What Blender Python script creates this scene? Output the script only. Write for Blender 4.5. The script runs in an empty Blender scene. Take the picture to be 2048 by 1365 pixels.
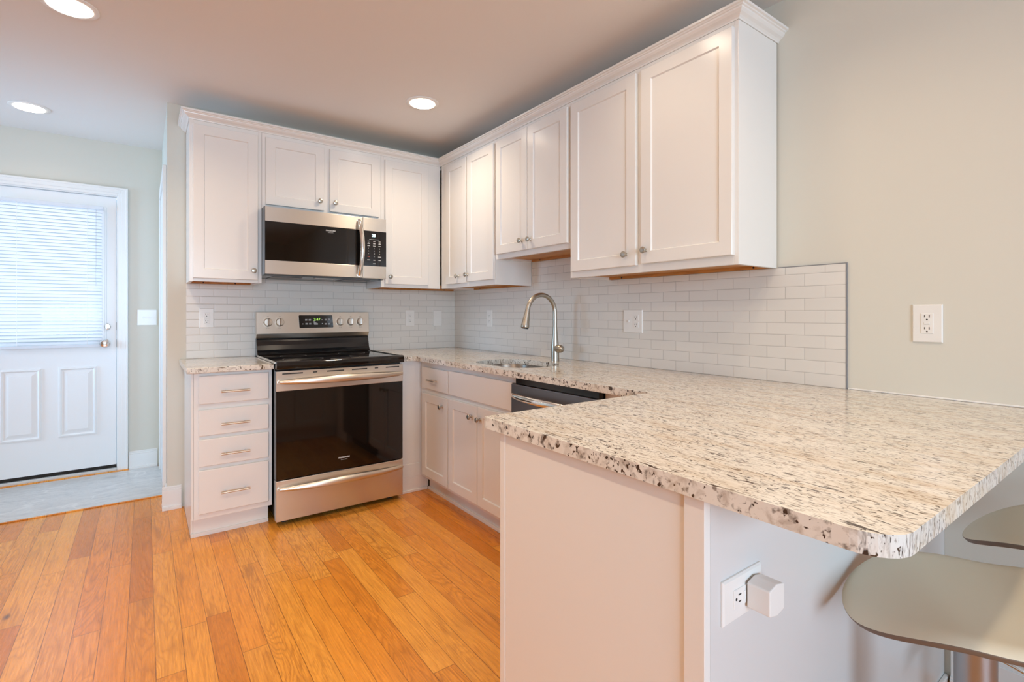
import bpy, bmesh, math, random
from mathutils import Vector, Matrix
random.seed(7)
S = bpy.context.scene
COL = S.collection

# ------------------------------------------------------------------ camera, world, light, exposure
W_PX = 2048.0
F_PX, YAW, HX, HY = 1003.65, 0.6315, 1024.0, 627.95
cam_d = bpy.data.cameras.new('camera')
cam = bpy.data.objects.new('camera', cam_d)
COL.objects.link(cam)
cam.location = (-2.1183, -3.7133, 1.1955)
cam.rotation_euler = (math.pi / 2, 0, -YAW)
cam_d.sensor_width = 36.0
cam_d.lens = F_PX * 36.0 / W_PX
cam_d.shift_y = (HY - 682.5) / W_PX
cam_d.clip_start = 0.02
S.camera = cam
S.view_settings.view_transform = 'Standard'
S.view_settings.look = 'None'
S.view_settings.gamma = 1.0
S.view_settings.use_curve_mapping = False
S.view_settings.exposure = 0.14
try:
    S.cycles.use_denoising = True
    S.cycles.max_bounces = 14
    S.cycles.diffuse_bounces = 8
    S.cycles.glossy_bounces = 6
    S.cycles.transmission_bounces = 8
    S.cycles.sample_clamp_indirect = 6.0
    S.cycles.caustics_reflective = False
    S.cycles.caustics_refractive = False
except Exception:
    pass

wd = bpy.data.worlds.new('sky')
S.world = wd
wd.use_nodes = True
wd.node_tree.nodes['Background'].inputs[0].default_value = (0.62, 0.80, 1.0, 1)
wd.node_tree.nodes['Background'].inputs[1].default_value = 0.6

CAN_COLOR = (1.0, 0.79, 0.56)
LENS_STRENGTH = 9.0
H_CEIL = 2.4855


def area(name, loc, rot, sx, sy, power, color):
    d = bpy.data.lights.new(name, 'AREA')
    d.shape = 'RECTANGLE'
    d.size, d.size_y, d.energy, d.color = sx, sy, power, color
    o = bpy.data.objects.new(name, d)
    COL.objects.link(o)
    o.location, o.rotation_euler = loc, rot
    o['kind'] = 'helper'
    return o


# daylight outside the entry door's glass, and outside the windows of the living room behind the camera
area('daylight_entry', (-2.67, 1.50, 1.50), (-math.pi / 2, 0, 0), 1.1, 1.3, 14, (0.62, 0.76, 1.0))
area('daylight_living', (-2.6, -7.30, 1.45), (math.pi / 2, 0, 0), 2.3, 1.5, 215, (0.60, 0.80, 1.0))
hall_fill = area('hall_fill_light', (-5.50, 0.40, 1.45), (math.pi / 2, 0, -math.pi / 2 + math.radians(8)), 1.0, 1.3, 26, (0.38, 0.68, 1.0))  # added unseen fill, a narrowed bluish beam aimed into the hall
hall_fill.data.spread = math.radians(75)

# ------------------------------------------------------------------ material helpers


class NT:
    def __init__(s, name):
        s.m = bpy.data.materials.new(name)
        s.m.use_nodes = True
        s.t = s.m.node_tree
        s.b = s.t.nodes['Principled BSDF']
        s.out = s.t.nodes['Material Output']

    def n(s, kind, **props):
        nd = s.t.nodes.new(kind)
        for k, v in props.items():
            setattr(nd, k, v)
        return nd

    def put(s, sock, v):
        if v is None:
            return
        if isinstance(v, bpy.types.NodeSocket):
            s.t.links.new(v, sock)
        else:
            if sock.type == 'RGBA' and len(v) == 3:
                v = (*v, 1)
            sock.default_value = v

    def coords(s):
        return s.n('ShaderNodeTexCoord').outputs['Object']

    def xyz(s, v):
        nd = s.n('ShaderNodeSeparateXYZ')
        s.put(nd.inputs[0], v)
        return nd.outputs

    def vec(s, x, y, z):
        nd = s.n('ShaderNodeCombineXYZ')
        for i, v in enumerate((x, y, z)):
            s.put(nd.inputs[i], v)
        return nd.outputs[0]

    def ma(s, op, a, b=None, c=None, clamp=False):
        nd = s.n('ShaderNodeMath', operation=op, use_clamp=clamp)
        for i, v in enumerate((a, b, c)):
            s.put(nd.inputs[i], v)
        return nd.outputs[0]

    def scale(s, v, sc):
        nd = s.n('ShaderNodeVectorMath', operation='MULTIPLY')
        s.put(nd.inputs[0], v)
        nd.inputs[1].default_value = sc
        return nd.outputs[0]

    def noise(s, v, scale, detail=3, rough=0.5, dist=0.0, out='Fac'):
        nd = s.n('ShaderNodeTexNoise')
        s.put(nd.inputs['Vector'], v)
        nd.inputs['Scale'].default_value = scale
        nd.inputs['Detail'].default_value = detail
        nd.inputs['Roughness'].default_value = rough
        nd.inputs['Distortion'].default_value = dist
        return nd.outputs[out]

    def white(s, v):
        nd = s.n('ShaderNodeTexWhiteNoise', noise_dimensions='3D')
        s.put(nd.inputs['Vector'], v)
        return nd.outputs['Value']

    def ramp(s, f, stops, interp='LINEAR'):
        nd = s.n('ShaderNodeValToRGB')
        cr = nd.color_ramp
        cr.interpolation = interp
        while len(cr.elements) < len(stops):
            cr.elements.new(0.5)
        for e, (p, c) in zip(cr.elements, stops):
            e.position = p
            e.color = (*c, 1) if len(c) == 3 else c
        s.put(nd.inputs[0], f)
        return nd.outputs[0]

    def mix(s, f, a, b, blend='MIX'):
        nd = s.n('ShaderNodeMix', data_type='RGBA', blend_type=blend)
        s.put(nd.inputs[0], f)
        s.put(nd.inputs[6], a)
        s.put(nd.inputs[7], b)
        return nd.outputs[2]

    def bump(s, h, strength=0.2, dist=0.002):
        nd = s.n('ShaderNodeBump')
        nd.inputs['Strength'].default_value = strength
        nd.inputs['Distance'].default_value = dist
        s.put(nd.inputs['Height'], h)
        s.t.links.new(nd.outputs[0], s.b.inputs['Normal'])

    def fin(s, color=None, rough=None, metal=None, spec=None, coat=None, aniso=None):
        s.put(s.b.inputs['Base Color'], color)
        s.put(s.b.inputs['Roughness'], rough)
        s.put(s.b.inputs['Metallic'], metal)
        s.put(s.b.inputs['Specular IOR Level'], spec)
        s.put(s.b.inputs['Coat Weight'], coat)
        if aniso is not None:
            s.put(s.b.inputs['Anisotropic'], aniso)
        return s.m


def painted(name, color, rough, tex=60.0, bump=0.03, var=0.03):
    n = NT(name)
    co = n.coords()
    f = n.noise(co, 2.2, 3)
    d = tuple(c * (1 - var) for c in color)
    n.bump(n.noise(co, tex, 4, 0.6), bump, 0.002)
    return n.fin(n.mix(f, d, color), rough)


def metal(name, color, rough, aniso=0.0, brush=None):
    n = NT(name)
    co = n.coords()
    r = rough
    if brush:
        st = n.noise(n.scale(co, brush), 1.0, 4, 0.6)
        r = n.ma('MULTIPLY_ADD', st, 0.10, rough - 0.05)
        c = n.mix(st, tuple(x * 0.95 for x in color), color)
    else:
        c = n.mix(n.noise(co, 30), tuple(x * 0.96 for x in color), color)
    m = n.fin(c, r, 1.0, aniso=aniso)
    if aniso:
        n.b.inputs['Anisotropic Rotation'].default_value = 0.25
        tg = n.n('ShaderNodeTangent', direction_type='RADIAL', axis='Z')
        n.t.links.new(tg.outputs[0], n.b.inputs['Tangent'])
    return m


def glossy_plain(name, color, rough, spec=0.5, coat=0.0):
    n = NT(name)
    f = n.noise(n.coords(), 8.0, 2)
    return n.fin(n.mix(f, tuple(c * 0.95 for c in color), color), rough, spec=spec, coat=coat)


def emissive(name, color, strength):
    n = NT(name)
    n.put(n.b.inputs['Base Color'], color)
    n.put(n.b.inputs['Emission Color'], color)
    n.b.inputs['Emission Strength'].default_value = strength
    return n.m


M = {}
M['cabinet'] = painted('cabinet_white_paint', (0.79, 0.77, 0.735), 0.24, 90, 0.012, 0.01)
M['trim'] = painted('trim_white_paint', (0.80, 0.79, 0.77), 0.32, 70, 0.015, 0.01)
M['door'] = painted('door_white_paint', (0.80, 0.81, 0.81), 0.30, 60, 0.02, 0.02)
M['wall'] = painted('wall_greige_paint', (0.66, 0.635, 0.555), 0.72, 140, 0.05, 0.02)
M['ceiling'] = painted('ceiling_white_paint', (0.80, 0.78, 0.755), 0.9, 160, 0.06, 0.02)
M['plate'] = glossy_plain('plate_white_plastic', (0.82, 0.80, 0.76), 0.28)
M['panel'] = painted('peninsula_panel_shaded_white', (0.66, 0.65, 0.635), 0.34, 90, 0.012, 0.01)  # cabinet white greyed to paint in the stool side's dimmer light
M['seat_edge_shade'] = painted('stool_edge_shade_brown', (0.17, 0.12, 0.085), 0.5, 300, 0.03, 0.03)  # brown paints in the shade along the seat's lower edge
M['slot'] = glossy_plain('dark_slot', (0.03, 0.025, 0.02), 0.6)
M['stainless'] = metal('brushed_stainless', (0.77, 0.71, 0.63), 0.36, 0.75, (3, 3, 900))
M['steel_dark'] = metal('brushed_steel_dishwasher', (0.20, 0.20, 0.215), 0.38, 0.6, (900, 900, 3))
M['chrome'] = metal('polished_steel', (0.80, 0.77, 0.72), 0.14)
M['nickel'] = metal('brushed_nickel', (0.47, 0.43, 0.365), 0.34)
M['satin'] = metal('satin_nickel_pull', (0.66, 0.57, 0.46), 0.30)
M['sink_steel'] = metal('sink_steel', (0.36, 0.345, 0.32), 0.32, 0.5, (40, 40, 4))
M['black_glass'] = glossy_plain('black_glass', (0.007, 0.005, 0.004), 0.05, 0.55)
M['black'] = glossy_plain('black_enamel', (0.010, 0.010, 0.011), 0.16, 0.5)
M['black_matte'] = glossy_plain('black_plastic', (0.016, 0.016, 0.018), 0.45, 0.4)
M['grey_metal'] = glossy_plain('grey_painted_metal', (0.22, 0.22, 0.23), 0.45)
M['white_print'] = emissive('white_print', (0.55, 0.55, 0.53), 0.10)
M['red_print'] = emissive('red_print', (0.45, 0.09, 0.05), 0.05)
M['dark_print'] = glossy_plain('dark_print', (0.16, 0.14, 0.12), 0.5)
M['led_green'] = emissive('green_digits', (0.42, 0.80, 0.10), 0.7)
M['led_cyan'] = emissive('cyan_digits', (0.62, 0.95, 1.0), 1.3)
M['seat'] = painted('stool_taupe_leatherette', (0.73, 0.67, 0.52), 0.45, 500, 0.05, 0.03)
M['column'] = metal('stool_steel', (0.40, 0.40, 0.41), 0.42)
M['rubber'] = glossy_plain('rubber_foot', (0.02, 0.02, 0.02), 0.7)
M['lens'] = emissive('lamp_lens', (1.0, 0.93, 0.82), LENS_STRENGTH)
M['lamp_trim'] = glossy_plain('lamp_trim_white', (0.85, 0.83, 0.79), 0.4)
M['threshold'] = glossy_plain('threshold_vinyl', (0.62, 0.61, 0.58), 0.4)
M['gap'] = glossy_plain('dark_gap', (0.02, 0.014, 0.01), 0.9)


def m_woodraw():
    n = NT('raw_birch_underside')
    co = n.coords()
    g = n.noise(n.scale(co, (40, 6, 40)), 1.0, 5, 0.6, 0.4)
    return n.fin(n.ramp(g, [(0.3, (0.42, 0.17, 0.035)), (0.7, (0.62, 0.29, 0.075))]), 0.5)


def m_floor(name='oak_plank_floor', wdt=0.0826, ln=1.05):
    n = NT(name)
    x, y, z = n.xyz(n.coords())
    rx = n.ma('DIVIDE', n.ma('ADD', x, 0.024), wdt)
    row = n.ma('FLOOR', rx)
    fx = n.ma('FRACT', rx)
    off = n.white(n.vec(row, 3.7, 1.3))
    ry = n.ma('MULTIPLY_ADD', off, 7.3, n.ma('DIVIDE', y, ln))
    brd = n.ma('FLOOR', ry)
    fy = n.ma('FRACT', ry)
    rnd = n.white(n.vec(row, brd, 5.1))
    rnd2 = n.white(n.vec(brd, row, 9.7))
    base = n.ramp(rnd, [(0.0, (0.64, 0.215, 0.024)), (0.22, (0.82, 0.295, 0.034)), (0.5, (0.88, 0.340, 0.042)),
                        (0.78, (0.92, 0.410, 0.065)), (1.0, (0.74, 0.255, 0.028))])
    # board-local coordinates so that the grain does not run across the joints
    ox = n.ma('MULTIPLY_ADD', rnd, 17.0, x)
    oy = n.ma('MULTIPLY_ADD', rnd2, 23.0, y)
    gv = n.vec(ox, oy, 0.0)
    fine = n.noise(n.scale(gv, (190, 6, 1)), 1.0, 4, 0.65, 0.3)
    low = n.noise(n.scale(gv, (9, 1.3, 1)), 1.0, 2, 0.5, 0.6)
    ring = n.ma('ABSOLUTE', n.ma('SINE', n.ma('MULTIPLY_ADD', low, 62.0, n.ma('MULTIPLY', fine, 1.4))))
    cath = n.ma('MULTIPLY', n.ma('SUBTRACT', 1.0, n.ma('POWER', ring, 0.5)), 0.75)
    c = n.mix(n.ma('MULTIPLY', n.ma('SUBTRACT', fine, 0.44, clamp=True), 2.6, clamp=True), base, (0.44, 0.140, 0.016))
    c = n.mix(n.ma('MULTIPLY', cath, n.ma('MULTIPLY_ADD', rnd2, 0.8, 0.15)), c, (0.36, 0.110, 0.014))
    # blotchy heartwood streaks and knots
    bl = n.noise(n.scale(gv, (14, 2.0, 1)), 1.0, 3, 0.55, 0.8)
    blm = n.ma('MULTIPLY', n.ma('SUBTRACT', bl, 0.60, clamp=True), 4.0, clamp=True)
    c = n.mix(n.ma('MULTIPLY', blm, 0.65), c, (0.24, 0.090, 0.024))
    kv = n.n('ShaderNodeTexVoronoi', feature='F1')
    n.put(kv.inputs['Vector'], n.vec(n.ma('MULTIPLY', ox, 3.1), n.ma('MULTIPLY', oy, 1.35), 0.0))
    kv.inputs['Scale'].default_value = 1.0
    ksel = n.ma('GREATER_THAN', n.xyz(kv.outputs['Color'])[0], 0.50)
    kn = n.ma('MULTIPLY', ksel, n.ma('SUBTRACT', 1.0, n.ma('MULTIPLY', kv.outputs['Distance'], 22.0), clamp=True))
    halo = n.ma('MULTIPLY', ksel, n.ma('SUBTRACT', 1.0, n.ma('MULTIPLY', kv.outputs['Distance'], 6.5), clamp=True))
    c = n.mix(n.ma('MULTIPLY', halo, 0.45), c, (0.36, 0.115, 0.018))
    c = n.mix(n.ma('MULTIPLY', kn, 1.3, clamp=True), c, (0.06, 0.022, 0.010))
    ex = n.ma('MINIMUM', fx, n.ma('SUBTRACT', 1.0, fx))
    ey = n.ma('MINIMUM', fy, n.ma('SUBTRACT', 1.0, fy))
    gx = n.ma('LESS_THAN', ex, 0.013)
    gy = n.ma('LESS_THAN', ey, 0.0012)
    gap = n.ma('MAXIMUM', gx, gy)
    c = n.mix(n.ma('MULTIPLY', gap, 0.75), c, (0.16, 0.05, 0.010))
    hgt = n.ma('SUBTRACT', n.ma('MULTIPLY', fine, 0.12), gap)
    n.bump(hgt, 0.10, 0.001)
    return n.fin(c, n.ma('MULTIPLY_ADD', fine, 0.12, 0.22), spec=0.5)


def m_tile(name, axis, shift):
    n = NT(name)
    x, y, z = n.xyz(n.coords())
    u = n.ma('ADD', x if axis == 'x' else n.ma('MULTIPLY', y, -1.0), shift)
    bw, bh = 0.1495, 0.0488
    rv = n.ma('DIVIDE', n.ma('SUBTRACT', z, 0.9147), bh)
    row = n.ma('FLOOR', rv)
    fv = n.ma('FRACT', rv)
    odd = n.ma('MODULO', n.ma('ADD', row, 40.0), 2.0)
    ru = n.ma('ADD', n.ma('DIVIDE', u, bw), n.ma('MULTIPLY', odd, 0.5))
    fu = n.ma('FRACT', ru)
    eu = n.ma('MULTIPLY', n.ma('MINIMUM', fu, n.ma('SUBTRACT', 1.0, fu)), bw)
    ev = n.ma('MULTIPLY', n.ma('MINIMUM', fv, n.ma('SUBTRACT', 1.0, fv)), bh)
    e = n.ma('MINIMUM', eu, ev)
    grout = n.ma('LESS_THAN', e, 0.0011)
    rise = n.ma('DIVIDE', e, 0.0045, clamp=True)
    rnd = n.white(n.vec(n.ma('FLOOR', ru), row, 2.0))
    tile = n.mix(rnd, (0.70, 0.67, 0.62), (0.73, 0.70, 0.65))
    c = n.mix(grout, tile, (0.49, 0.465, 0.43))
    hg = n.ma('ADD', rise, n.ma('MULTIPLY', n.noise(n.coords(), 12.0, 2), 0.10))
    n.bump(hg, 0.30, 0.0012)
    return n.fin(c, n.ma('MULTIPLY_ADD', grout, 0.4, 0.32), spec=0.5)


def m_granite(name, axis):
    """speckled granite whose layers stand square to `axis`"""
    n = NT(name)
    co = n.coords()
    a = {'x': (1.35, 0.26, 0.26), 'y': (0.26, 1.35, 0.26)}[axis]
    st = n.scale(co, a)
    f1 = n.noise(st, 130.0, 4, 0.62, 0.5)
    f2 = n.noise(n.scale(co, tuple(v * 1.0 for v in a)), 75.0, 3, 0.6, 0.9)
    f3 = n.noise(st, 210.0, 3, 0.55, 0.2)
    big = n.noise(co, 5.0, 3, 0.5)
    base = n.mix(big, (0.72, 0.69, 0.625), (0.80, 0.775, 0.715))
    c = n.mix(n.ma('MULTIPLY', n.ma('SUBTRACT', f1, 0.49, clamp=True), 4.5, clamp=True), base, (0.44, 0.38, 0.32))
    c = n.mix(n.ma('MULTIPLY', n.ma('SUBTRACT', f3, 0.575, clamp=True), 10.0, clamp=True), c, (0.25, 0.22, 0.19))
    c = n.mix(n.ma('MULTIPLY', n.ma('SUBTRACT', f2, 0.605, clamp=True), 18.0, clamp=True), c, (0.050, 0.032, 0.026))
    f4 = n.noise(n.scale(co, (1.2, 0.55, 0.55) if axis == 'x' else (0.55, 1.2, 0.55)), 165.0, 2, 0.5, 0.4)
    cl = n.noise(co, 14.0, 2, 0.5)
    sp = n.ma('MULTIPLY', n.ma('SUBTRACT', n.ma('MULTIPLY_ADD', cl, 0.22, f4), 0.735, clamp=True), 22.0, clamp=True)
    c = n.mix(sp, c, (0.055, 0.036, 0.028))
    gold = n.ma('MULTIPLY', n.ma('SUBTRACT', n.noise(st, 18.0, 3, 0.5, 0.4), 0.47, clamp=True), 3.2, clamp=True)
    c = n.mix(gold, c, n.mix(0.45, c, (0.50, 0.33, 0.15)))
    return n.fin(c, 0.13, spec=0.5)


def m_marble():
    n = NT('entry_marble_tile')
    co = n.coords()
    x, y, z = n.xyz(co)
    st = n.noise(n.scale(co, (9, 26, 1)), 1.0, 5, 0.65, 1.2)
    fine = n.noise(co, 110.0, 3, 0.6)
    c = n.ramp(st, [(0.25, (0.42, 0.43, 0.44)), (0.5, (0.60, 0.60, 0.59)), (0.75, (0.70, 0.70, 0.69))])
    c = n.mix(n.ma('MULTIPLY', n.ma('SUBTRACT', fine, 0.5, clamp=True), 2.0, clamp=True), c, (0.45, 0.46, 0.46))
    v = n.ma('ABSOLUTE', n.ma('SUBTRACT', n.noise(n.scale(co, (1.6, 3.4, 1)), 1.0, 2, 0.5, 0.8), 0.5))
    vein = n.ma('SUBTRACT', 1.0, n.ma('MULTIPLY', v, 55.0), clamp=True)
    c = n.mix(n.ma('MULTIPLY', vein, 0.6), c, (0.80, 0.79, 0.77))
    return n.fin(c, 0.28)


def m_blind():
    n = NT('blind_vinyl')
    tr = n.n('ShaderNodeBsdfTranslucent')
    tr.inputs[0].default_value = (0.90, 0.93, 0.97, 1)
    mx = n.n('ShaderNodeMixShader')
    n.put(n.b.inputs['Base Color'], (0.83, 0.85, 0.88))
    n.b.inputs['Roughness'].default_value = 0.4
    n.put(mx.inputs[0], n.ma('MULTIPLY_ADD', n.noise(n.coords(), 40.0, 2), 0.05, 0.32))
    n.t.links.new(n.b.outputs[0], mx.inputs[1])
    n.t.links.new(tr.outputs[0], mx.inputs[2])
    n.t.links.new(mx.outputs[0], n.out.inputs[0])
    return n.m


def m_pane():
    n = NT('clear_window_pane')
    tr = n.n('ShaderNodeBsdfTransparent')
    gl = n.n('ShaderNodeBsdfGlossy')
    gl.inputs['Roughness'].default_value = 0.02
    fr = n.n('ShaderNodeFresnel')
    fr.inputs[0].default_value = 1.4
    mx = n.n('ShaderNodeMixShader')
    n.put(mx.inputs[0], fr.outputs[0])
    n.t.links.new(tr.outputs[0], mx.inputs[1])
    n.t.links.new(gl.outputs[0], mx.inputs[2])
    n.t.links.new(mx.outputs[0], n.out.inputs[0])
    return n.m


M['raw'] = m_woodraw()
M['floor'] = m_floor()
M['tile_back'] = m_tile('tile_back', 'x', 1.763 + 0.1495 * 20)
M['tile_right'] = m_tile('tile_right', 'y', -2.7925 + 0.1495 * 40)
M['granite'] = m_granite('granite_layers_x', 'x')
M['granite_y'] = m_granite('granite_layers_y', 'y')
M['marble'] = m_marble()
M['blind'] = m_blind()
M['pane'] = m_pane()

# ------------------------------------------------------------------ mesh helpers


def thing(name, label, cat, loc=(0, 0, 0), group=None):
    o = bpy.data.objects.new(name, None)
    o.empty_display_size = 0.05
    COL.objects.link(o)
    o.location = loc
    tag(o, label, cat, group)
    return o


def tag(o, label=None, cat=None, group=None, kind=None):
    if label:
        o['label'] = label
    if cat:
        o['category'] = cat
    if group:
        o['group'] = group
    if kind:
        o['kind'] = kind
    return o


def world_loc(o):
    v = Vector((0, 0, 0))
    while o is not None:
        v += Vector(o.location)
        o = o.parent
    return v


def obj(name, bm, mat, parent=None, bevel=0.0, seg=2, smooth=False, origin=None):
    """link a bmesh built in world coordinates as one object"""
    bmesh.ops.recalc_face_normals(bm, faces=bm.faces)
    base = world_loc(parent) if parent is not None else Vector((0, 0, 0))
    off = base + (Vector(origin) if origin else Vector((0, 0, 0)))
    for v in bm.verts:
        v.co -= off
    me = bpy.data.meshes.new(name)
    for f in bm.faces:
        f.smooth = smooth
    bm.to_mesh(me)
    bm.free()
    for m in (mat if isinstance(mat, (list, tuple)) else [mat]):
        me.materials.append(m)
    if smooth:
        try:
            me.set_sharp_from_angle(angle=math.radians(40))
        except Exception:
            pass
    o = bpy.data.objects.new(name, me)
    COL.objects.link(o)
    if parent is not None:
        o.parent = parent
    if origin:
        o.location = origin
    if bevel:
        md = o.modifiers.new('bevel', 'BEVEL')
        md.width, md.segments = bevel, seg
        md.limit_method = 'ANGLE'
        md.angle_limit = math.radians(35)
    return o


def box(bm, x0, x1, y0, y1, z0, z1, mi=0):
    a = [bm.verts.new((x, y, z)) for z in (z0, z1) for (x, y) in ((x0, y0), (x1, y0), (x1, y1), (x0, y1))]
    for idx in ((0, 3, 2, 1), (4, 5, 6, 7), (0, 1, 5, 4), (1, 2, 6, 5), (2, 3, 7, 6), (3, 0, 4, 7)):
        bm.faces.new([a[i] for i in idx]).material_index = mi
    return bm


def B(*args):
    bm = bmesh.new()
    for a in args:
        box(bm, *a)
    return bm


def prism(bm, pts, z0, z1):
    lo = [bm.verts.new((p[0], p[1], z0)) for p in pts]
    hi = [bm.verts.new((p[0], p[1], z1)) for p in pts]
    k = len(pts)
    bm.faces.new(lo[::-1])
    bm.faces.new(hi)
    for i in range(k):
        j = (i + 1) % k
        bm.faces.new((lo[i], lo[j], hi[j], hi[i]))
    return bm


def prism_map(bm, pts, d0, d1, fn):
    """extrude a 2-D outline (u,v) from depth d0 to d1, fn maps (u,v,d) to world"""
    lo = [bm.verts.new(fn(p[0], p[1], d0)) for p in pts]
    hi = [bm.verts.new(fn(p[0], p[1], d1)) for p in pts]
    k = len(pts)
    bm.faces.new(lo[::-1])
    bm.faces.new(hi)
    for i in range(k):
        j = (i + 1) % k
        bm.faces.new((lo[i], lo[j], hi[j], hi[i]))
    return bm


def basis(d):
    d = Vector(d).normalized()
    a = Vector((0, 0, 1)) if abs(d.z) < 0.9 else Vector((1, 0, 0))
    u = d.cross(a).normalized()
    return d, u, d.cross(u).normalized()


def lathe(bm, o, d, prof, n=24):
    """prof: (radius, height along d)"""
    d, u, w = basis(d)
    o = Vector(o)
    rings = []
    for r, h in prof:
        rings.append([bm.verts.new(o + d * h + (u * math.cos(2 * math.pi * i / n) + w * math.sin(2 * math.pi * i / n)) * max(r, 1e-5)) for i in range(n)])
    for a, b in zip(rings, rings[1:]):
        for i in range(n):
            j = (i + 1) % n
            bm.faces.new((a[i], a[j], b[j], b[i]))
    bm.faces.new(rings[0][::-1])
    bm.faces.new(rings[-1])
    return bm


def tube(bm, pts, rad, n=14, flat=1.0):
    pts = [Vector(p) for p in pts]
    if not isinstance(rad, (list, tuple)):
        rad = [rad] * len(pts)
    tg = []
    for i in range(len(pts)):
        t = pts[min(i + 1, len(pts) - 1)] - pts[max(i - 1, 0)]
        tg.append(t.normalized())
    _, u, _ = basis(tg[0])
    rings = []
    for p, t, r in zip(pts, tg, rad):
        u = (u - t * u.dot(t)).normalized()
        w = t.cross(u)
        rings.append([bm.verts.new(p + u * (r * math.cos(2 * math.pi * i / n)) + w * (r * flat * math.sin(2 * math.pi * i / n))) for i in range(n)])
    for a, b in zip(rings, rings[1:]):
        for i in range(n):
            j = (i + 1) % n
            bm.faces.new((a[i], a[j], b[j], b[i]))
    bm.faces.new(rings[0][::-1])
    bm.faces.new(rings[-1])
    return bm


def rounded(pts, radii, k=6):
    """round the corners of a polygon"""
    out = []
    n = len(pts)
    for i in range(n):
        p, r = Vector(pts[i]), radii[i]
        if r <= 0:
            out.append(tuple(p))
            continue
        a = (Vector(pts[i - 1]) - p).normalized()
        b = (Vector(pts[(i + 1) % n]) - p).normalized()
        for j in range(k + 1):
            t = j / k
            q0, q2 = p + a * r, p + b * r
            # circular arc approximated with a rational quadratic
            wgt = math.cos(math.pi / 4)
            d = (1 - t) ** 2 + 2 * wgt * t * (1 - t) + t * t
            q = (q0 * (1 - t) ** 2 + p * (2 * wgt * t * (1 - t)) + q2 * t * t) / d
            out.append(tuple(q))
    return out


FACE = {
    # (u, z, d): d runs out of the wall towards the room
    'back': lambda y0: (lambda u, z, d: (u, y0 - d, z)),
    'right': lambda x0: (lambda u, z, d: (x0 - d, u, z)),
    'stool': lambda y0: (lambda u, z, d: (u, y0 - d, z)),
}
OUT = {'back': (0, -1, 0), 'right': (-1, 0, 0), 'stool': (0, -1, 0)}


def shaker(fn, u0, u1, z0, z1, t=0.019, fw=0.054, rec=0.007, bev=0.004):
    bm = bmesh.new()

    def rect(i, d):
        return [bm.verts.new(fn(u, z, d)) for u, z in ((u0 + i, z0 + i), (u1 - i, z0 + i), (u1 - i, z1 - i), (u0 + i, z1 - i))]
    rings = [rect(0, 0.0), rect(0, t - 0.002), rect(0.002, t), rect(fw, t), rect(fw + bev, t - rec)]
    for a, b in zip(rings, rings[1:]):
        for i in range(4):
            j = (i + 1) % 4
            bm.faces.new((a[i], a[j], b[j], b[i]))
    bm.faces.new(rings[0][::-1])
    bm.faces.new(rings[-1])
    return bm


def slab(fn, u0, u1, z0, z1, t=0.019, e=0.003):
    bm = bmesh.new()

    def rect(i, d):
        return [bm.verts.new(fn(u, z, d)) for u, z in ((u0 + i, z0 + i), (u1 - i, z0 + i), (u1 - i, z1 - i), (u0 + i, z1 - i))]
    rings = [rect(0, 0.0), rect(0, t - e), rect(e, t)]
    for a, b in zip(rings, rings[1:]):
        for i in range(4):
            j = (i + 1) % 4
            bm.faces.new((a[i], a[j], b[j], b[i]))
    bm.faces.new(rings[0][::-1])
    bm.faces.new(rings[-1])
    return bm


def knob(fn, side, u, z, d, parent):
    bm = bmesh.new()
    lathe(bm, fn(u, z, d), OUT[side], [(0.008, 0), (0.006, 0.003), (0.005, 0.012), (0.008, 0.015), (0.0145, 0.019),
                                       (0.0152, 0.023), (0.013, 0.027), (0.006, 0.029)], 18)
    return obj('knob', bm, M['nickel'], parent, smooth=True)


def pull(fn, u0, u1, z, d, parent):
    bm = bmesh.new()
    r = 0.0055
    tube(bm, [fn(u0, z, d + 0.028), fn(u1, z, d + 0.028)], r, 12)
    for u in (u0 + 0.022, u1 - 0.022):
        tube(bm, [fn(u, z, d), fn(u, z, d + 0.028)], 0.0042, 10)
    return obj('handle', bm, M['satin'], parent, smooth=True)


def text(name, body, size, loc, rot, mat, parent, align='CENTER', bold=False, sx=1.0):
    cu = bpy.data.curves.new(name, 'FONT')
    cu.body, cu.size, cu.align_x, cu.align_y = body, size, align, 'CENTER'
    cu.extrude = 0.0002
    if bold:
        cu.offset = size * 0.03
    cu.materials.append(mat)
    tmp = bpy.data.objects.new(name, cu)
    COL.objects.link(tmp)
    bpy.context.view_layer.update()
    me = bpy.data.meshes.new_from_object(tmp.evaluated_get(bpy.context.evaluated_depsgraph_get()))
    bpy.data.objects.remove(tmp)
    bpy.data.curves.remove(cu)
    me.name = name
    o = bpy.data.objects.new(name, me)
    COL.objects.link(o)
    o.parent = parent
    o.location = Vector(loc) - world_loc(parent)
    o.rotation_euler = rot
    o.scale = (sx, 1, 1)
    return o


ROT_BACK = (math.pi / 2, 0, 0)              # text on a face turned to -y


def structure(name, bm, mat, bevel=0.0, **k):
    return tag(obj(name, bm, mat, bevel=bevel, **k), kind='structure')


# ------------------------------------------------------------------ room shell
XL, YF, YE = -5.2, -7.0, 1.12               # left wall, wall behind the camera, entry wall
XW = -2.009                                 # free end of the kitchen's back wall
T = 0.12
structure('floor', B((XL - T, T, YF - T, YE + T, -0.06, 0.0)), M['floor'])
structure('floor_entry', B((XL, XW - 0.001, 0.305, YE - 0.032, 0.0005, 0.006)), M['marble'], 0.002)
structure('ceiling', B((XL - T, T, YF - T, YE + T, H_CEIL, H_CEIL + 0.1)), M['ceiling'])
structure('wall_right', B((0.0, T, YF - T, YE + T, 0, H_CEIL)), M['wall'])
structure('wall_back', B((XW, -0.0005, 0.0, YE + T, 0, H_CEIL)), M['wall'])

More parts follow.
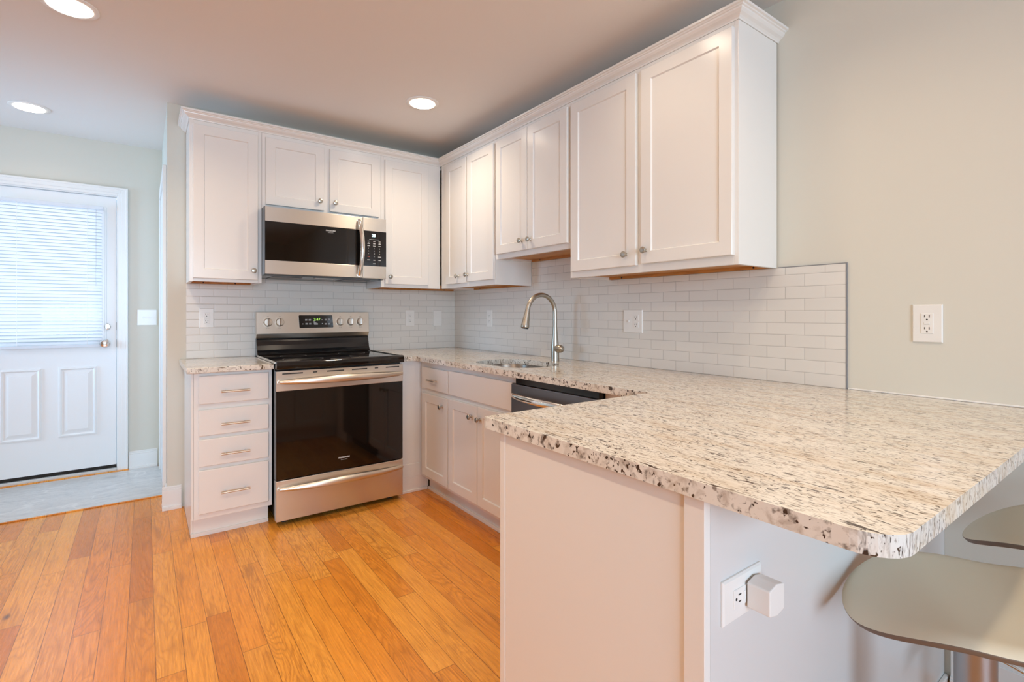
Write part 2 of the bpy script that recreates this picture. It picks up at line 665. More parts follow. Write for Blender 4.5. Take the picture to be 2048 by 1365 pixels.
# entry wall with the opening of the outside door
DX0, DX1, DZ0, DZ1 = -3.04, -2.294, 0.055, 2.075
bm = B((XL - T, DX0 - 0.02, YE, YE + T, 0, H_CEIL), (DX1 + 0.02, XW, YE, YE + T, 0, H_CEIL),
       (DX0 - 0.02, DX1 + 0.02, YE, YE + T, DZ1 + 0.02, H_CEIL))
structure('wall_entry', bm, M['wall'])
# left wall and the wall behind the camera, with window openings; the left one is added for the hall fill
bm = B((XL - T, XL, YF - T, -0.15, 0, H_CEIL), (XL - T, XL, 0.95, YE, 0, H_CEIL),
       (XL - T, XL, -0.15, 0.95, 0, 0.8), (XL - T, XL, -0.15, 0.95, 2.1, H_CEIL))
structure('wall_left', bm, M['wall'])
bm = B((XL, -3.8, YF - T, YF, 0, H_CEIL), (-1.4, 0, YF - T, YF, 0, H_CEIL),
       (-3.8, -1.4, YF - T, YF, 0, 0.7), (-3.8, -1.4, YF - T, YF, 2.2, H_CEIL))
structure('wall_front', bm, M['wall'])


def window(name, x0, x1, y0, y1, z0, z1, along):
    f = bmesh.new()
    w = 0.05
    if along == 'x':
        for a in ((x0, x1, y0, y1, z0, z0 + w), (x0, x1, y0, y1, z1 - w, z1), (x0, x0 + w, y0, y1, z0 + w, z1 - w),
                  (x1 - w, x1, y0, y1, z0 + w, z1 - w), ((x0 + x1 - w) / 2, (x0 + x1 + w) / 2, y0, y1, z0 + w, z1 - w)):
            box(f, *a)
        ym = (y0 + y1) / 2
        p = B((x0 + w, x1 - w, ym - 0.003, ym + 0.003, z0 + w, z1 - w))
    else:
        for a in ((x0, x1, y0, y1, z0, z0 + w), (x0, x1, y0, y1, z1 - w, z1), (x0, x1, y0, y0 + w, z0 + w, z1 - w),
                  (x0, x1, y1 - w, y1, z0 + w, z1 - w)):
            box(f, *a)
        xm = (x0 + x1) / 2
        p = B((xm - 0.003, xm + 0.003, y0 + w, y1 - w, z0 + w, z1 - w))
    fr = structure(name, f, M['trim'])
    obj('pane', p, M['pane'], fr)
    return fr


window('window_1', -3.8, -1.4, YF - 0.09, YF - 0.03, 0.7, 2.2, 'x')
window('fill_window', XL - 0.09, XL - 0.03, -0.15, 0.95, 0.8, 2.1, 'y')  # unseen window, added to go with the hall fill light

# baseboards (board + cap bead + shoe) -----------------------------------------------------------


def baseboard(name, segs):
    """segs: (x0,y0,x1,y1,nx,ny) run along the wall face, (nx,ny) points into the room"""
    bm = bmesh.new()
    for x0, y0, x1, y1, nx, ny in segs:
        for (t, z0, z1) in ((0.014, 0, 0.118), (0.010, 0.118, 0.130), (0.006, 0.130, 0.140), (0.026, 0, 0.016), (0.022, 0.016, 0.024)):
            xa, xb = sorted((x0, x1))
            ya, yb = sorted((y0, y1))
            if nx:
                xs = (xa, xa + t) if nx > 0 else (xa - t, xa)
                box(bm, xs[0], xs[1], ya, yb, z0, z1)
            else:
                ys = (ya, ya + t) if ny > 0 else (ya - t, ya)
                box(bm, xa, xb, ys[0], ys[1], z0, z1)
    return structure(name, bm, M['trim'], 0.0015)


baseboard('baseboard_back', [(XW - 0.026, 0, -1.936, 0, 0, -1), (XW, -0.0, XW, 0.085, -1, 0)])
baseboard('baseboard_entry', [(-2.217, YE, XW - 0.03, YE, 0, -1), (XL, YE, -3.125, YE, 0, -1)])
baseboard('baseboard_right', [(0, YF, 0, -3.24, -1, 0)])

# cased opening in the hallway's right-hand wall: only its casing shows past the end of the kitchen wall
bm = B((XW - 0.021, XW, 0.10, 0.165, 0, 2.130), (XW - 0.021, XW, 0.985, 1.05, 0, 2.130), (XW - 0.021, XW, 0.165, 0.985, 2.065, 2.130))
structure('trim_1', bm, M['trim'], 0.004)
structure('door_2', B((XW - 0.012, XW, 0.168, 0.982, 0.01, 2.062)), M['door'], 0.002)

# ------------------------------------------------------------------ outside door
YD = YE + 0.012                              # room-side face of the door leaf
LX0, LX1, LZ0, LZ1 = -2.955, -2.380, 0.985, 1.965   # glazed opening
bm = B((DX0, DX1, YD, YD + 0.044, DZ0, LZ0), (DX0, DX1, YD, YD + 0.044, LZ1, DZ1), (DX0, LX0, YD, YD + 0.044, LZ0, LZ1),
       (LX1, DX1, YD, YD + 0.044, LZ0, LZ1))
door = structure('door_1', bm, M['door'])
tag(door, label='white half-glazed entry door with two raised panels and a mini blind')
# glazing frame
bm = bmesh.new()
for i, (t, g) in enumerate(((0.012, 0.030), (0.018, 0.020))):
    for a in ((LX0 - g, LX1 + g, YD - t, YD, LZ0 - g, LZ0), (LX0 - g, LX1 + g, YD - t, YD, LZ1, LZ1 + g),
              (LX0 - g, LX0, YD - t, YD, LZ0, LZ1), (LX1, LX1 + g, YD - t, YD, LZ0, LZ1)):
        box(bm, *a)
obj('glazing_frame', bm, M['door'], door, 0.003)
obj('pane', B((LX0, LX1, YD + 0.018, YD + 0.024, LZ0, LZ1)), M['pane'], door)
for x0, x1 in ((-2.622, -2.408), (-2.926, -2.712)):
    bm = bmesh.new()
    z0, z1 = 0.302, 0.806

    def rect(i, d):
        return [bm.verts.new((x, YD - d, z)) for x, z in ((x0 + i, z0 + i), (x1 - i, z0 + i), (x1 - i, z1 - i), (x0 + i, z1 - i))]
    rg = [rect(0, 0.0), rect(0.002, 0.007), rect(0.012, 0.009), rect(0.020, 0.001), rect(0.027, 0.001), rect(0.050, 0.008)]
    for a, b in zip(rg, rg[1:]):
        for i in range(4):
            bm.faces.new((a[i], a[(i + 1) % 4], b[(i + 1) % 4], b[i]))
    bm.faces.new(rg[-1])
    obj('raised_panel', bm, M['door'], door)
bm = bmesh.new()
lathe(bm, (-2.360, YD, 0.972), (0, -1, 0), [(0.032, 0), (0.033, 0.004), (0.030, 0.010), (0.014, 0.014), (0.012, 0.026), (0.020, 0.031),
                                            (0.028, 0.040), (0.029, 0.052), (0.024, 0.060), (0.010, 0.063)], 28)
kb = obj('door_knob', bm, M['chrome'], door, smooth=True)
obj('lock_cylinder', lathe(bmesh.new(), (-2.360, YD - 0.063, 0.972), (0, -1, 0), [(0.009, 0), (0.009, 0.003), (0.006, 0.0035)], 16), M['nickel'], kb, smooth=True)
bm = bmesh.new()
lathe(bm, (-2.352, YD, 1.097), (0, -1, 0), [(0.027, 0), (0.027, 0.006), (0.022, 0.011), (0.010, 0.012)], 28)
box(bm, -2.357, -2.347, YD - 0.030, YD - 0.011, 1.083, 1.111)
obj('deadbolt', bm, M['chrome'], door, 0.0015, smooth=True)
for a, b in ((0.94, 1.00), (1.07, 1.13)):
    obj('latch_plate', B((DX1 - 0.001, DX1 + 0.0012, YD + 0.006, YD + 0.034, a, b)), M['black_matte'], door)
obj('gap_shade', B((DX0, DX1, YD + 0.002, YD + 0.04, 0.032, DZ0)), M['gap'], door)  # dark strip standing in for the shaded gap under the door
# jamb and casing
bm = bmesh.new()
for a in ((DX1 + 0.004, DX1 + 0.02, YE - 0.004, YE + T, 0.0, DZ1 + 0.02), (DX0 - 0.02, DX0 - 0.004, YE - 0.004, YE + T, 0.0, DZ1 + 0.02),
          (DX0 - 0.004, DX1 + 0.004, YE - 0.004, YE + T, DZ1 + 0.004, DZ1 + 0.02)):
    box(bm, *a)
c0, c1 = DX1 + 0.012, DX1 + 0.074
for (i, o_, t) in ((0.0, 0.062, 0.013), (0.020, 0.062, 0.017), (0.046, 0.060, 0.020)):
    box(bm, DX1 + 0.010 + i, DX1 + 0.010 + o_, YE - t, YE, 0.0, DZ1 + 0.012 + o_)
    box(bm, DX0 - 0.010 - o_, DX0 - 0.010 - i, YE - t, YE, 0.0, DZ1 + 0.012 + o_)
    box(bm, DX0 - 0.010 - i, DX1 + 0.010 + i, YE - t, YE, DZ1 + 0.012 + i, DZ1 + 0.012 + o_)
structure('trim_2', bm, M['trim'], 0.0025)
structure('trim_3', B((DX0 - 0.004, DX1 + 0.004, YE - 0.012, YE + T, 0.0, 0.030)), M['threshold'], 0.004)
structure('trim_4', B((XL, -2.217, YE - 0.031, YE - 0.013, 0.0, 0.014)), M['floor'], 0.004)
structure('trim_5', B((XL, XW - 0.001, 0.292, 0.3045, 0.0, 0.007)), M['floor'], 0.002)

# mini blind hung on the door
blind = thing('mini_blind', 'white mini blind hanging closed over the glass of the entry door', 'blind', (-2.665, YD - 0.03, 0.95))
bx0, bx1 = -2.965, -2.368
yb = YD - 0.034
obj('headrail', B((bx0, bx1, yb - 0.013, yb + 0.012, 1.968, 1.992)), M['blind'], blind, 0.002)
bm = bmesh.new()
nz = 41
for i in range(nz):
    zc = 0.985 + (1.955 - 0.985) * i / (nz - 1)
    tilt = math.radians(58 if i > 3 else 40 + 4 * i)
    hw = 0.0125
    prev = None
    for k in range(5):
        s = (k / 4 - 0.5) * 2
        crown = 0.0022 * (1 - s * s)
        dy = -s * hw * math.cos(tilt) - crown * math.sin(tilt)
        dz = -s * hw * math.sin(tilt) * -1 * -1 + crown * math.cos(tilt)
        cur = (bm.verts.new((bx0 + 0.004, yb + dy, zc + dz)), bm.verts.new((bx1 - 0.004, yb + dy, zc + dz)))
        if prev:
            bm.faces.new((prev[0], prev[1], cur[1], cur[0]))
        prev = cur
obj('slats', bm, M['blind'], blind, smooth=True)
obj('bottom_rail', B((bx0, bx1, yb - 0.012, yb + 0.012, 0.950, 0.970)), M['blind'], blind, 0.003)
for x in (-2.83, -2.46):
    obj('ladder_cord', tube(bmesh.new(), [(x, yb - 0.0145, 0.968), (x, yb - 0.0145, 1.97)], 0.0013, 6), M['plate'], blind)
obj('tilt_wand', tube(bmesh.new(), [(-2.41, yb - 0.020, 1.40), (-2.41, yb - 0.020, 1.96)], 0.003, 8), M['pane'], blind)

# ------------------------------------------------------------------ tile backsplash
ZC, ZCB = 0.914, 0.884
ZU0, ZU1 = 1.384, 2.3146
bm = bmesh.new()
prism_map(bm, [(-1.912, ZC + 0.0005), (-0.0085, ZC + 0.0005), (-0.0085, ZU0 - 0.0005), (-0.774, ZU0 - 0.0005), (-0.774, 1.428), (-1.533, 1.428),
               (-1.533, ZU0 - 0.0005), (-1.912, ZU0 - 0.0005)], 0.0, 0.008, FACE['back'](0.0))
structure('wall_tile_back', bm, M['tile_back'])
bm = bmesh.new()
prism_map(bm, [(0.0, ZC + 0.0005), (-2.937, ZC + 0.0005), (-2.937, ZU0 - 0.0005), (-1.753, ZU0 - 0.0005), (-1.753, 1.5415), (-1.054, 1.5415),
               (-1.054, ZU0 - 0.0005), (0.0, ZU0 - 0.0005)], 0.0, 0.008, FACE['right'](0.0))
structure('wall_tile_right', bm, M['tile_right'])
structure('trim_6', B((-0.0085, 0.0, -2.941, -2.937, ZC + 0.0005, ZU0 + 0.003), (-0.0085, 0.0, -2.937, -2.690, ZU0 - 0.0005, ZU0 + 0.003)), M['grey_metal'])
structure('trim_7', B((-0.006, 0.0, -3.5, -2.9415, ZC + 0.0003, ZC + 0.006)), M['trim'], 0.002)

# ------------------------------------------------------------------ upper cabinets
DU = 0.300


def upper(label, side, u0, u1, z0, z1, doors, knobs, hidden_to=None, ztop=2.288):
    """doors: list of (u0,u1,z0,z1); knobs: list of (door index,u,z)"""
    fn = FACE[side](0.0)
    face = FACE[side](-DU)
    mid = fn((u0 + u1) / 2, z0, DU / 2)
    t = thing('wall_cabinet', label, 'cabinet', mid, 'white wall cabinets')
    g = 0.0005
    ua, ub = u0 + g, u1 - g
    back = 0.0088
    bm = bmesh.new()
    hu = ub if hidden_to is None else hidden_to
    # sides, top, back, face frame
    rim = 0.019
    prism_map(bm, [(ua, z0), (ua + rim, z0), (ua + rim, z1), (ua, z1)], back, DU, fn)
    prism_map(bm, [(hu - rim, z0), (hu, z0), (hu, z1), (hu - rim, z1)], back, DU if hidden_to is None else DU - 0.001, fn)
    prism_map(bm, [(ua + rim, z1 - rim), (hu - rim, z1 - rim), (hu - rim, z1), (ua + rim, z1)], back, DU - 0.019, fn)
    prism_map(bm, [(ua + rim, z0), (ub - rim * (hidden_to is None), z0), (ub - rim * (hidden_to is None), z1), (ua + rim, z1)], DU - 0.019, DU, fn)
    obj('body', bm, M['cabinet'], t, 0.001)
    # recessed raw-wood floor of the cabinet, seen from below
    bm = bmesh.new()
    lim = hu - rim
    prism_map(bm, [(ua + rim, z0 + 0.014), (lim, z0 + 0.014), (lim, z0 + 0.026), (ua + rim, z0 + 0.026)], back, DU - 0.0195, fn)
    prism_map(bm, [(ua + rim, z0 + 0.001), (lim, z0 + 0.001), (lim, z0 + 0.014), (ua + rim, z0 + 0.014)], back, back + 0.016, fn)
    bp = obj('bottom_panel', bm, M['raw'], t)
    for uu in (ua + 0.09, lim - 0.09):
        o_, d_ = Vector(fn(uu, z0 + 0.0075, back + 0.0161)), OUT[side]
        obj('screw', lathe(bmesh.new(), o_, d_, [(0.0045, 0), (0.0045, 0.001), (0.002, 0.002)], 12), M['slot'], bp)
    ds = []
    for d0, d1, e0, e1 in doors:
        dr = obj('door', shaker(FACE[side](-DU - 0.001) if side != 'right' else FACE['right'](-DU - 0.001), d0, d1, e0, e1), M['cabinet'], t)
        ds.append(dr)
    for i, u, z in knobs:
        knob(FACE[side](-DU - 0.001), side, u, z, 0.019, ds[i])
    return t


# u grows with x on the back wall; on the right wall u is y (so doors are listed with u0 < u1)
upper('tall white wall cabinet with one door left of the microwave', 'back', -1.913, -1.536, ZU0, ZU1,
      [(-1.897, -1.560, 1.402, 2.288)], [(0, -1.585, 1.457)])
upper('short white two-door wall cabinet above the microwave', 'back', -1.536, -0.771, 1.849, ZU1,
      [(-1.517, -1.165, 1.873, 2.288), (-1.129, -0.790, 1.873, 2.288)], [(0, -1.196, 1.931), (1, -1.098, 1.931)])
upper('tall white one-door wall cabinet between microwave and corner', 'back', -0.771, -0.3005, ZU0, ZU1,
      [(-0.746, -0.409, 1.408, 2.288)], [(0, -0.713, 1.459)], hidden_to=-0.009)
upper('narrow two-door wall cabinet right of the corner, left of the sink', 'right', -1.053, -0.3225, ZU0, ZU1,
      [(-0.706, -0.418, 1.412, 2.290), (-1.046, -0.722, 1.418, 2.290)], [(0, -0.605, 1.463), (1, -0.712 - 0.02, 1.466)])
upper('shorter two-door wall cabinet over the sink and faucet', 'right', -1.752, -1.053, 1.542, ZU1,
      [(-1.399, -1.075, 1.572, 2.290), (-1.744, -1.403, 1.572, 2.290)], [(0, -1.350, 1.628), (1, -1.432, 1.627)])
upper('largest white two-door wall cabinet at the right end over the peninsula', 'right', -2.685, -1.752, ZU0, ZU1,
      [(-2.204, -1.773, 1.416, 2.290), (-2.669, -2.234, 1.420, 2.290)], [(0, -2.150, 1.469), (1, -2.262, 1.478)])

# crown moulding around the tops
prof = [(0.0, 0.0), (0.003, 0.0), (0.004, 0.006), (0.010, 0.012), (0.020, 0.018), (0.027, 0.026), (0.028, 0.031), (0.033, 0.033), (0.035, 0.037),
        (0.042, 0.039), (0.043, 0.047), (0.0, 0.047)]
path = [((-1.913, 0.0), (-1, 0)), ((-1.913, -DU), (-1, -1)), ((-DU, -DU), (-1, -1)), ((-DU, -2.685), (-1, -1)), ((0.0, -2.685), (0, -1))]
bm = bmesh.new()
rings = []
for (px, py), (nx, ny) in path:
    rings.append([bm.verts.new((px + nx * a, py + ny * a, ZU1 + 0.0005 + h)) for a, h in prof])
for a, b in zip(rings, rings[1:]):
    for i in range(len(prof)):
        j = (i + 1) % len(prof)
        bm.faces.new((a[i], a[j], b[j], b[i]))
bm.faces.new(rings[0])
bm.faces.new(rings[-1][::-1])
tag(obj('crown_molding', bm, M['cabinet'], origin=(-0.9, -0.3, ZU1 + 0.0005)), 'white crown molding along the tops of all the wall cabinets', 'molding')

# ------------------------------------------------------------------ base cabinets
YFB = 0.595        # depth of the face frames on the back wall
XFB = 0.610        # on the right wall
ZT = ZCB - 0.0005


def base_body(t, side, u0, u1, dep, toe=True, left_open=False):
    fn = FACE[side](0.0)
    bm = bmesh.new()
    z0 = 0.105
    prism_map(bm, [(u0, z0), (u1, z0), (u1, ZT), (u0, ZT)], 0.009, dep, fn)
    obj('body', bm, M['cabinet'], t, 0.001)
    bm = bmesh.new()
    prism_map(bm, [(u0, 0.0), (u1, 0.0), (u1, z0), (u0, z0)], 0.009, dep - 0.062, fn)
    prism_map(bm, [(u0, 0.0), (u1, 0.0), (u1, 0.020), (u0, 0.020)], dep - 0.062, dep - 0.050, fn)
    obj('toe_kick', bm, M['cabinet'], t, 0.0015)


# drawer stack left of the range
t = thing('drawer_cabinet', 'white base cabinet with four drawers left of the range', 'cabinet', (-1.72, -0.3, 0))
fn = FACE['back'](0.0)
bm = B((-1.911, -1.534, -YFB, -0.009, 0.105, ZT))
obj('body', bm, M['cabinet'], t, 0.001)
bm = B((-1.911, -1.545, -0.545, -0.030, 0.0, 0.105), (-1.9225, -1.911, -0.556, -0.03, 0.0, 0.020), (-1.911, -1.545, -0.556, -0.545, 0.0, 0.020))
obj('toe_kick', bm, M['cabinet'], t, 0.0015)
# the cabinet side runs down to the floor with a notch at the front
obj('side_panel', B((-1.9225, -1.9115, -0.590, -0.030, 0.105, ZT), (-1.9225, -1.9115, -0.545, -0.030, 0.021, 0.105)), M['cabinet'], t, 0.001)
fface = FACE['back'](-YFB - 0.001)
for z0, z1 in ((0.716, 0.866), (0.548, 0.686), (0.386, 0.529), (0.136, 0.366)):
    d = obj('drawer', slab(fface, -1.890, -1.553, z0, z1), M['cabinet'], t)
    pull(fface, -1.790, -1.652, (z0 + z1) / 2 - 0.012, 0.019, d)

# corner filler right of the range
t = thing('corner_base_cabinet', 'plain white corner base panel between range and sink run', 'cabinet', (-0.69, -0.3, 0))
obj('body', B((-0.7715, -0.560, -0.600, -0.009, 0.190, ZT)), M['cabinet'], t, 0.001)
obj('base_board', B((-0.7715, -0.552, -0.6025, -0.05, 0.018, 0.1045), (-0.7715, -0.560, -0.6025, -0.05, 0.1045, 0.190)), M['cabinet'], t, 0.001)
obj('shoe_molding', B((-0.7715, -0.560, -0.611, -0.05, 0.0, 0.0175)), M['cabinet'], t, 0.003)

fR = FACE['right'](-XFB - 0.001)
t = thing('base_cabinet', 'narrow white base cabinet with one drawer over one door', 'cabinet', (-0.3, -0.82, 0))
base_body(t, 'right', -1.0165, -0.612, XFB)
d = obj('drawer', slab(fR, -1.010, -0.660, 0.704, 0.843), M['cabinet'], t)
pull(fR, -0.890, -0.785, 0.768, 0.019, d)
d = obj('door', shaker(fR, -1.010, -0.660, 0.130, 0.672), M['cabinet'], t)
knob(fR, 'right', -0.945, 0.617, 0.019, d)

t = thing('sink_cabinet', 'white sink base cabinet with false front and two doors', 'cabinet', (-0.3, -1.35, 0))
bm = bmesh.new()
fn0 = FACE['right'](0.0)
prism_map(bm, [(-1.690, 0.105), (-1.0175, 0.105), (-1.0175, 0.60), (-1.690, 0.60)], 0.009, XFB, fn0)
prism_map(bm, [(-1.690, 0.60), (-1.0175, 0.60), (-1.0175, ZT), (-1.690, ZT)], XFB - 0.02, XFB, fn0)
obj('body', bm, M['cabinet'], t, 0.001)
bm = bmesh.new()
prism_map(bm, [(-1.690, 0.0), (-1.0175, 0.0), (-1.0175, 0.105), (-1.690, 0.105)], 0.009, XFB - 0.062, fn0)
prism_map(bm, [(-1.690, 0.0), (-1.0175, 0.0), (-1.0175, 0.020), (-1.690, 0.020)], XFB - 0.062, XFB - 0.050, fn0)
obj('toe_kick', bm, M['cabinet'], t, 0.0015)
obj('false_front', slab(fR, -1.678, -1.019, 0.704, 0.848), M['cabinet'], t)
d = obj('door', shaker(fR, -1.346, -1.019, 0.130, 0.678), M['cabinet'], t)
knob(fR, 'right', -1.292, 0.614, 0.019, d)
d = obj('door', shaker(fR, -1.678, -1.350, 0.130, 0.678), M['cabinet'], t)
knob(fR, 'right', -1.378, 0.612, 0.019, d)

# ------------------------------------------------------------------ dishwasher
t = thing('dishwasher', 'stainless dishwasher under the counter beside the sink cabinet', 'dishwasher', (-0.3, -1.99, 0))
y0, y1 = -2.292, -1.693
obj('body', B((-0.595, -0.02, y0, y1, 0.10, ZT)), M['black_matte'], t)
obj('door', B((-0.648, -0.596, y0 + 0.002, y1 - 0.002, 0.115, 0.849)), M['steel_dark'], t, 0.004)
obj('control_strip', B((-0.640, -0.596, y0 + 0.004, y1 - 0.030, 0.850, 0.8825)), M['black'], t, 0.002)
pts, rr = [], []
for i in range(25):
    s = i / 24
    yy = y1 - 0.030 + (y0 - y1 + 0.060) * s
    bow = math.sin(math.pi * s)
    pts.append((-0.649 - 0.012 - 0.040 * bow ** 0.7, yy, 0.797))
    rr.append(0.008 + 0.010 * bow ** 0.5)
bm = tube(bmesh.new(), pts, rr, 16)
for s in (0, -1):
    p = pts[s]
    tube(bm, [(-0.6485, p[1], p[2]), (p[0], p[1], p[2])], 0.009, 12)
obj('handle', bm, M['chrome'], t, smooth=True)
obj('toe_panel', B((-0.56, -0.53, y0, y1, 0.004, 0.10)), M['black_matte'], t)

# ------------------------------------------------------------------ peninsula
XP, YP0, YP1 = -1.352, -2.612, -3.222        # end panel, kitchen side, stool side
t = thing('peninsula_cabinet', 'white peninsula base carrying the granite breakfast bar', 'cabinet', (-0.68, -2.9, 0))
obj('body', B((XP + 0.012, -0.001, YP1 + 0.012, YP0 - 0.02, 0.105, ZT), (XP + 0.012, -0.001, YP1 + 0.012, YP0 - 0.07, 0.0, 0.105),
              (-XFB, -0.009, YP0 - 0.02, y0 - 0.002, 0.0, ZT)), M['cabinet'], t)
obj('end_panel', B((XP, XP + 0.0115, YP1 + 0.040, YP0 - 0.024, 0.0, ZT)), M['cabinet'], t)
obj('face_frame_edge', B((XP - 0.001, XP + 0.0115, YP0 - 0.0235, YP0, 0.0, ZT)), M['cabinet'], t, 0.0015)
obj('corner_post', B((XP - 0.006, XP + 0.0115, YP1 - 0.0005, YP1 + 0.0395, 0.0, ZT)), M['cabinet'], t, 0.001)
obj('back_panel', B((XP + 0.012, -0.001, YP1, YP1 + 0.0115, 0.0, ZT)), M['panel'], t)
obj('shoe_molding', B((XP + 0.002, -0.001, YP1 - 0.012, YP1 - 0.0002, 0.0, 0.018)), M['cabinet'], t, 0.003)
for i, (u0, u1) in enumerate(((-1.32, -1.00), (-0.99, -0.68))):
    ff = (lambda u, z, d: (u, YP0 - 0.019 + d, z))
    obj('door', shaker(ff, u0, u1, 0.13, 0.86), M['cabinet'], t)

# ------------------------------------------------------------------ countertops
tt = prism(bmesh.new(), rounded([(-1.948, -0.0005), (-1.948, -0.651), (-1.5325, -0.651), (-1.5325, -0.0005)], [0, 0.012, 0, 0]), ZCB, ZC)
tag(obj('small_countertop', tt, M['granite_y'], bevel=0.005, seg=3, origin=(-1.74, -0.32, ZCB)),
    'short granite countertop over the drawer cabinet left of the range', 'countertop')

XCE, YCI, YCN, XCO = -0.668, -2.558, -3.497, -1.371
outer = rounded([(-0.7705, -0.0005), (-0.7705, -0.650), (XCE, -0.650), (XCE, YCI), (XCO, YCI), (XCO, YCN), (-0.0008, YCN), (-0.0008, -0.0005)],
                [0, 0, 0.012, 0.012, 0.012, 0.055, 0, 0], 8)
HX0, HX1, HY0, HY1 = -0.588, -0.232, -1.676, -1.165
hole = rounded([(HX0, HY0), (HX0, HY1), (HX1, HY1), (HX1, HY0)], [0.15, 0.15, 0.15, 0.15], 12)
bm = bmesh.new()
for z in (ZC, ZCB):
    lo = [bm.verts.new((x, y, z)) for x, y in outer]
    li = [bm.verts.new((x, y, z)) for x, y in hole]
    es = [bm.edges.new((a, b)) for L in (lo, li) for a, b in zip(L, L[1:] + L[:1])]
    bmesh.ops.triangle_fill(bm, edges=es, use_beauty=True)
    if z == ZC:
        top = (lo, li)
for U, L in zip(top, (lo, li)):
    for i in range(len(U)):
        j = (i + 1) % len(U)
        bm.faces.new((U[i], U[j], L[j], L[i]))
tag(obj('countertop', bm, M['granite'], bevel=0.005, seg=3, origin=(-0.68, -2.9, ZCB)),
    'long speckled granite countertop with sink cutout and breakfast bar', 'countertop')

# ------------------------------------------------------------------ sink and faucet
t = thing('sink', 'undermount stainless sink set below the granite cutout', 'sink', ((HX0 + HX1) / 2, (HY0 + HY1) / 2, 0.70))
bm = bmesh.new()
cx, cy = (HX0 + HX1) / 2, (HY0 + HY1) / 2


def ringz(s, z, grow=0.0):
    return [bm.verts.new((cx + (x - cx) * s + grow * (1 if x > cx else -1), cy + (y - cy) * s + grow * (1 if y > cy else -1), z)) for x, y in hole]


rs = [ringz(1.045, ZCB - 0.0007), ringz(1.01, ZCB - 0.0012), ringz(1.0, ZCB - 0.006), ringz(0.975, 0.74), ringz(0.93, 0.712), ringz(0.84, 0.703),
      ringz(0.12, 0.698)]
for a, b in zip(rs, rs[1:]):
    for i in range(len(a)):
        j = (i + 1) % len(a)
        bm.faces.new((a[i], a[j], b[j], b[i]))
bm.faces.new(rs[-1])
ob = obj('basin', bm, M['sink_steel'], t, smooth=True)
sd = ob.modifiers.new('thickness', 'SOLIDIFY')
sd.thickness = 0.0012
sd.offset = -1
obj('drain', lathe(bmesh.new(), (cx, cy, 0.699), (0, 0, 1), [(0.040, 0), (0.040, 0.003), (0.030, 0.002), (0.004, 0.001)], 24), M['chrome'], t, smooth=True)

FX, FY = -0.137, -1.440
t = thing('faucet', 'brushed nickel gooseneck pull-down faucet behind the sink', 'faucet', (FX, FY, ZC))
bm = lathe(bmesh.new(), (FX, FY, ZC + 0.0003), (0, 0, 1), [(0.0265, 0), (0.0265, 0.004), (0.0255, 0.030), (0.0250, 0.075), (0.0215, 0.110), (0.0165, 0.150),
                                                         (0.0145, 0.185), (0.0140, 0.200), (0.0140, 0.2005)], 28)
obj('post', bm, M['nickel'], t, smooth=True)
pts = [(FX, FY, ZC + 0.200), (FX, FY, ZC + 0.24)]
RA = 0.104
zc = ZC + 0.288
for i in range(21):
    a = math.radians(168 * i / 20)
    pts.append((FX - RA + RA * math.cos(a), FY, zc + RA * math.sin(a)))
obj('spout', tube(bmesh.new(), pts, 0.0132, 18), M['nickel'], t, smooth=True)
e = Vector(pts[-1])
dirv = (Vector(pts[-1]) - Vector(pts[-2])).normalized()
dirv = Vector((-0.20, 0, -1)).normalized()
hd = obj('spray_head', lathe(bmesh.new(), e, dirv, [(0.0140, 0), (0.0142, 0.004), (0.0160, 0.030), (0.0205, 0.070), (0.0245, 0.098), (0.0250, 0.108), (0.0225, 0.112)], 26),
         M['nickel'], t, smooth=True)
obj('spray_face', lathe(bmesh.new(), e + dirv * 0.1125, dirv, [(0.0205, 0), (0.0195, 0.003), (0.005, 0.003)], 22), M['black_matte'], hd, smooth=True)
pb = e + dirv * 0.052
obj('spray_button', B((pb.x + 0.013, pb.x + 0.0195, pb.y - 0.007, pb.y + 0.007, pb.z - 0.018, pb.z + 0.012)), M['black_matte'], hd, 0.002)
bm = bmesh.new()
hz = ZC + 0.074
lathe(bm, (FX, FY - 0.010, hz), (0, -1, 0), [(0.020, 0), (0.0225, 0.012), (0.0240, 0.026), (0.0235, 0.040), (0.019, 0.052), (0.010, 0.060), (0.003, 0.062)], 24)
hb = obj('valve', bm, M['nickel'], t, smooth=True)
bm = tube(bmesh.new(), [(FX - 0.016, FY - 0.026, hz - 0.002), (FX - 0.024, FY - 0.045, hz), (FX - 0.024, FY - 0.070, hz + 0.001), (FX - 0.020, FY - 0.088, hz + 0.002)],
          [0.006, 0.009, 0.008, 0.004], 14, 0.55)
obj('lever', bm, M['nickel'], hb, smooth=True)

# ------------------------------------------------------------------ range
RX0, RX1 = -1.5302, -0.7732
t = thing('range', 'freestanding stainless electric range with black glass top and oven door', 'range', (-1.1517, -0.35, 0))
obj('body', B((RX0 + 0.002, RX1 - 0.002, -0.640, -0.015, 0.045, 0.885)), M['black'], t, 0.003)
yf = -0.680
bm = bmesh.new()
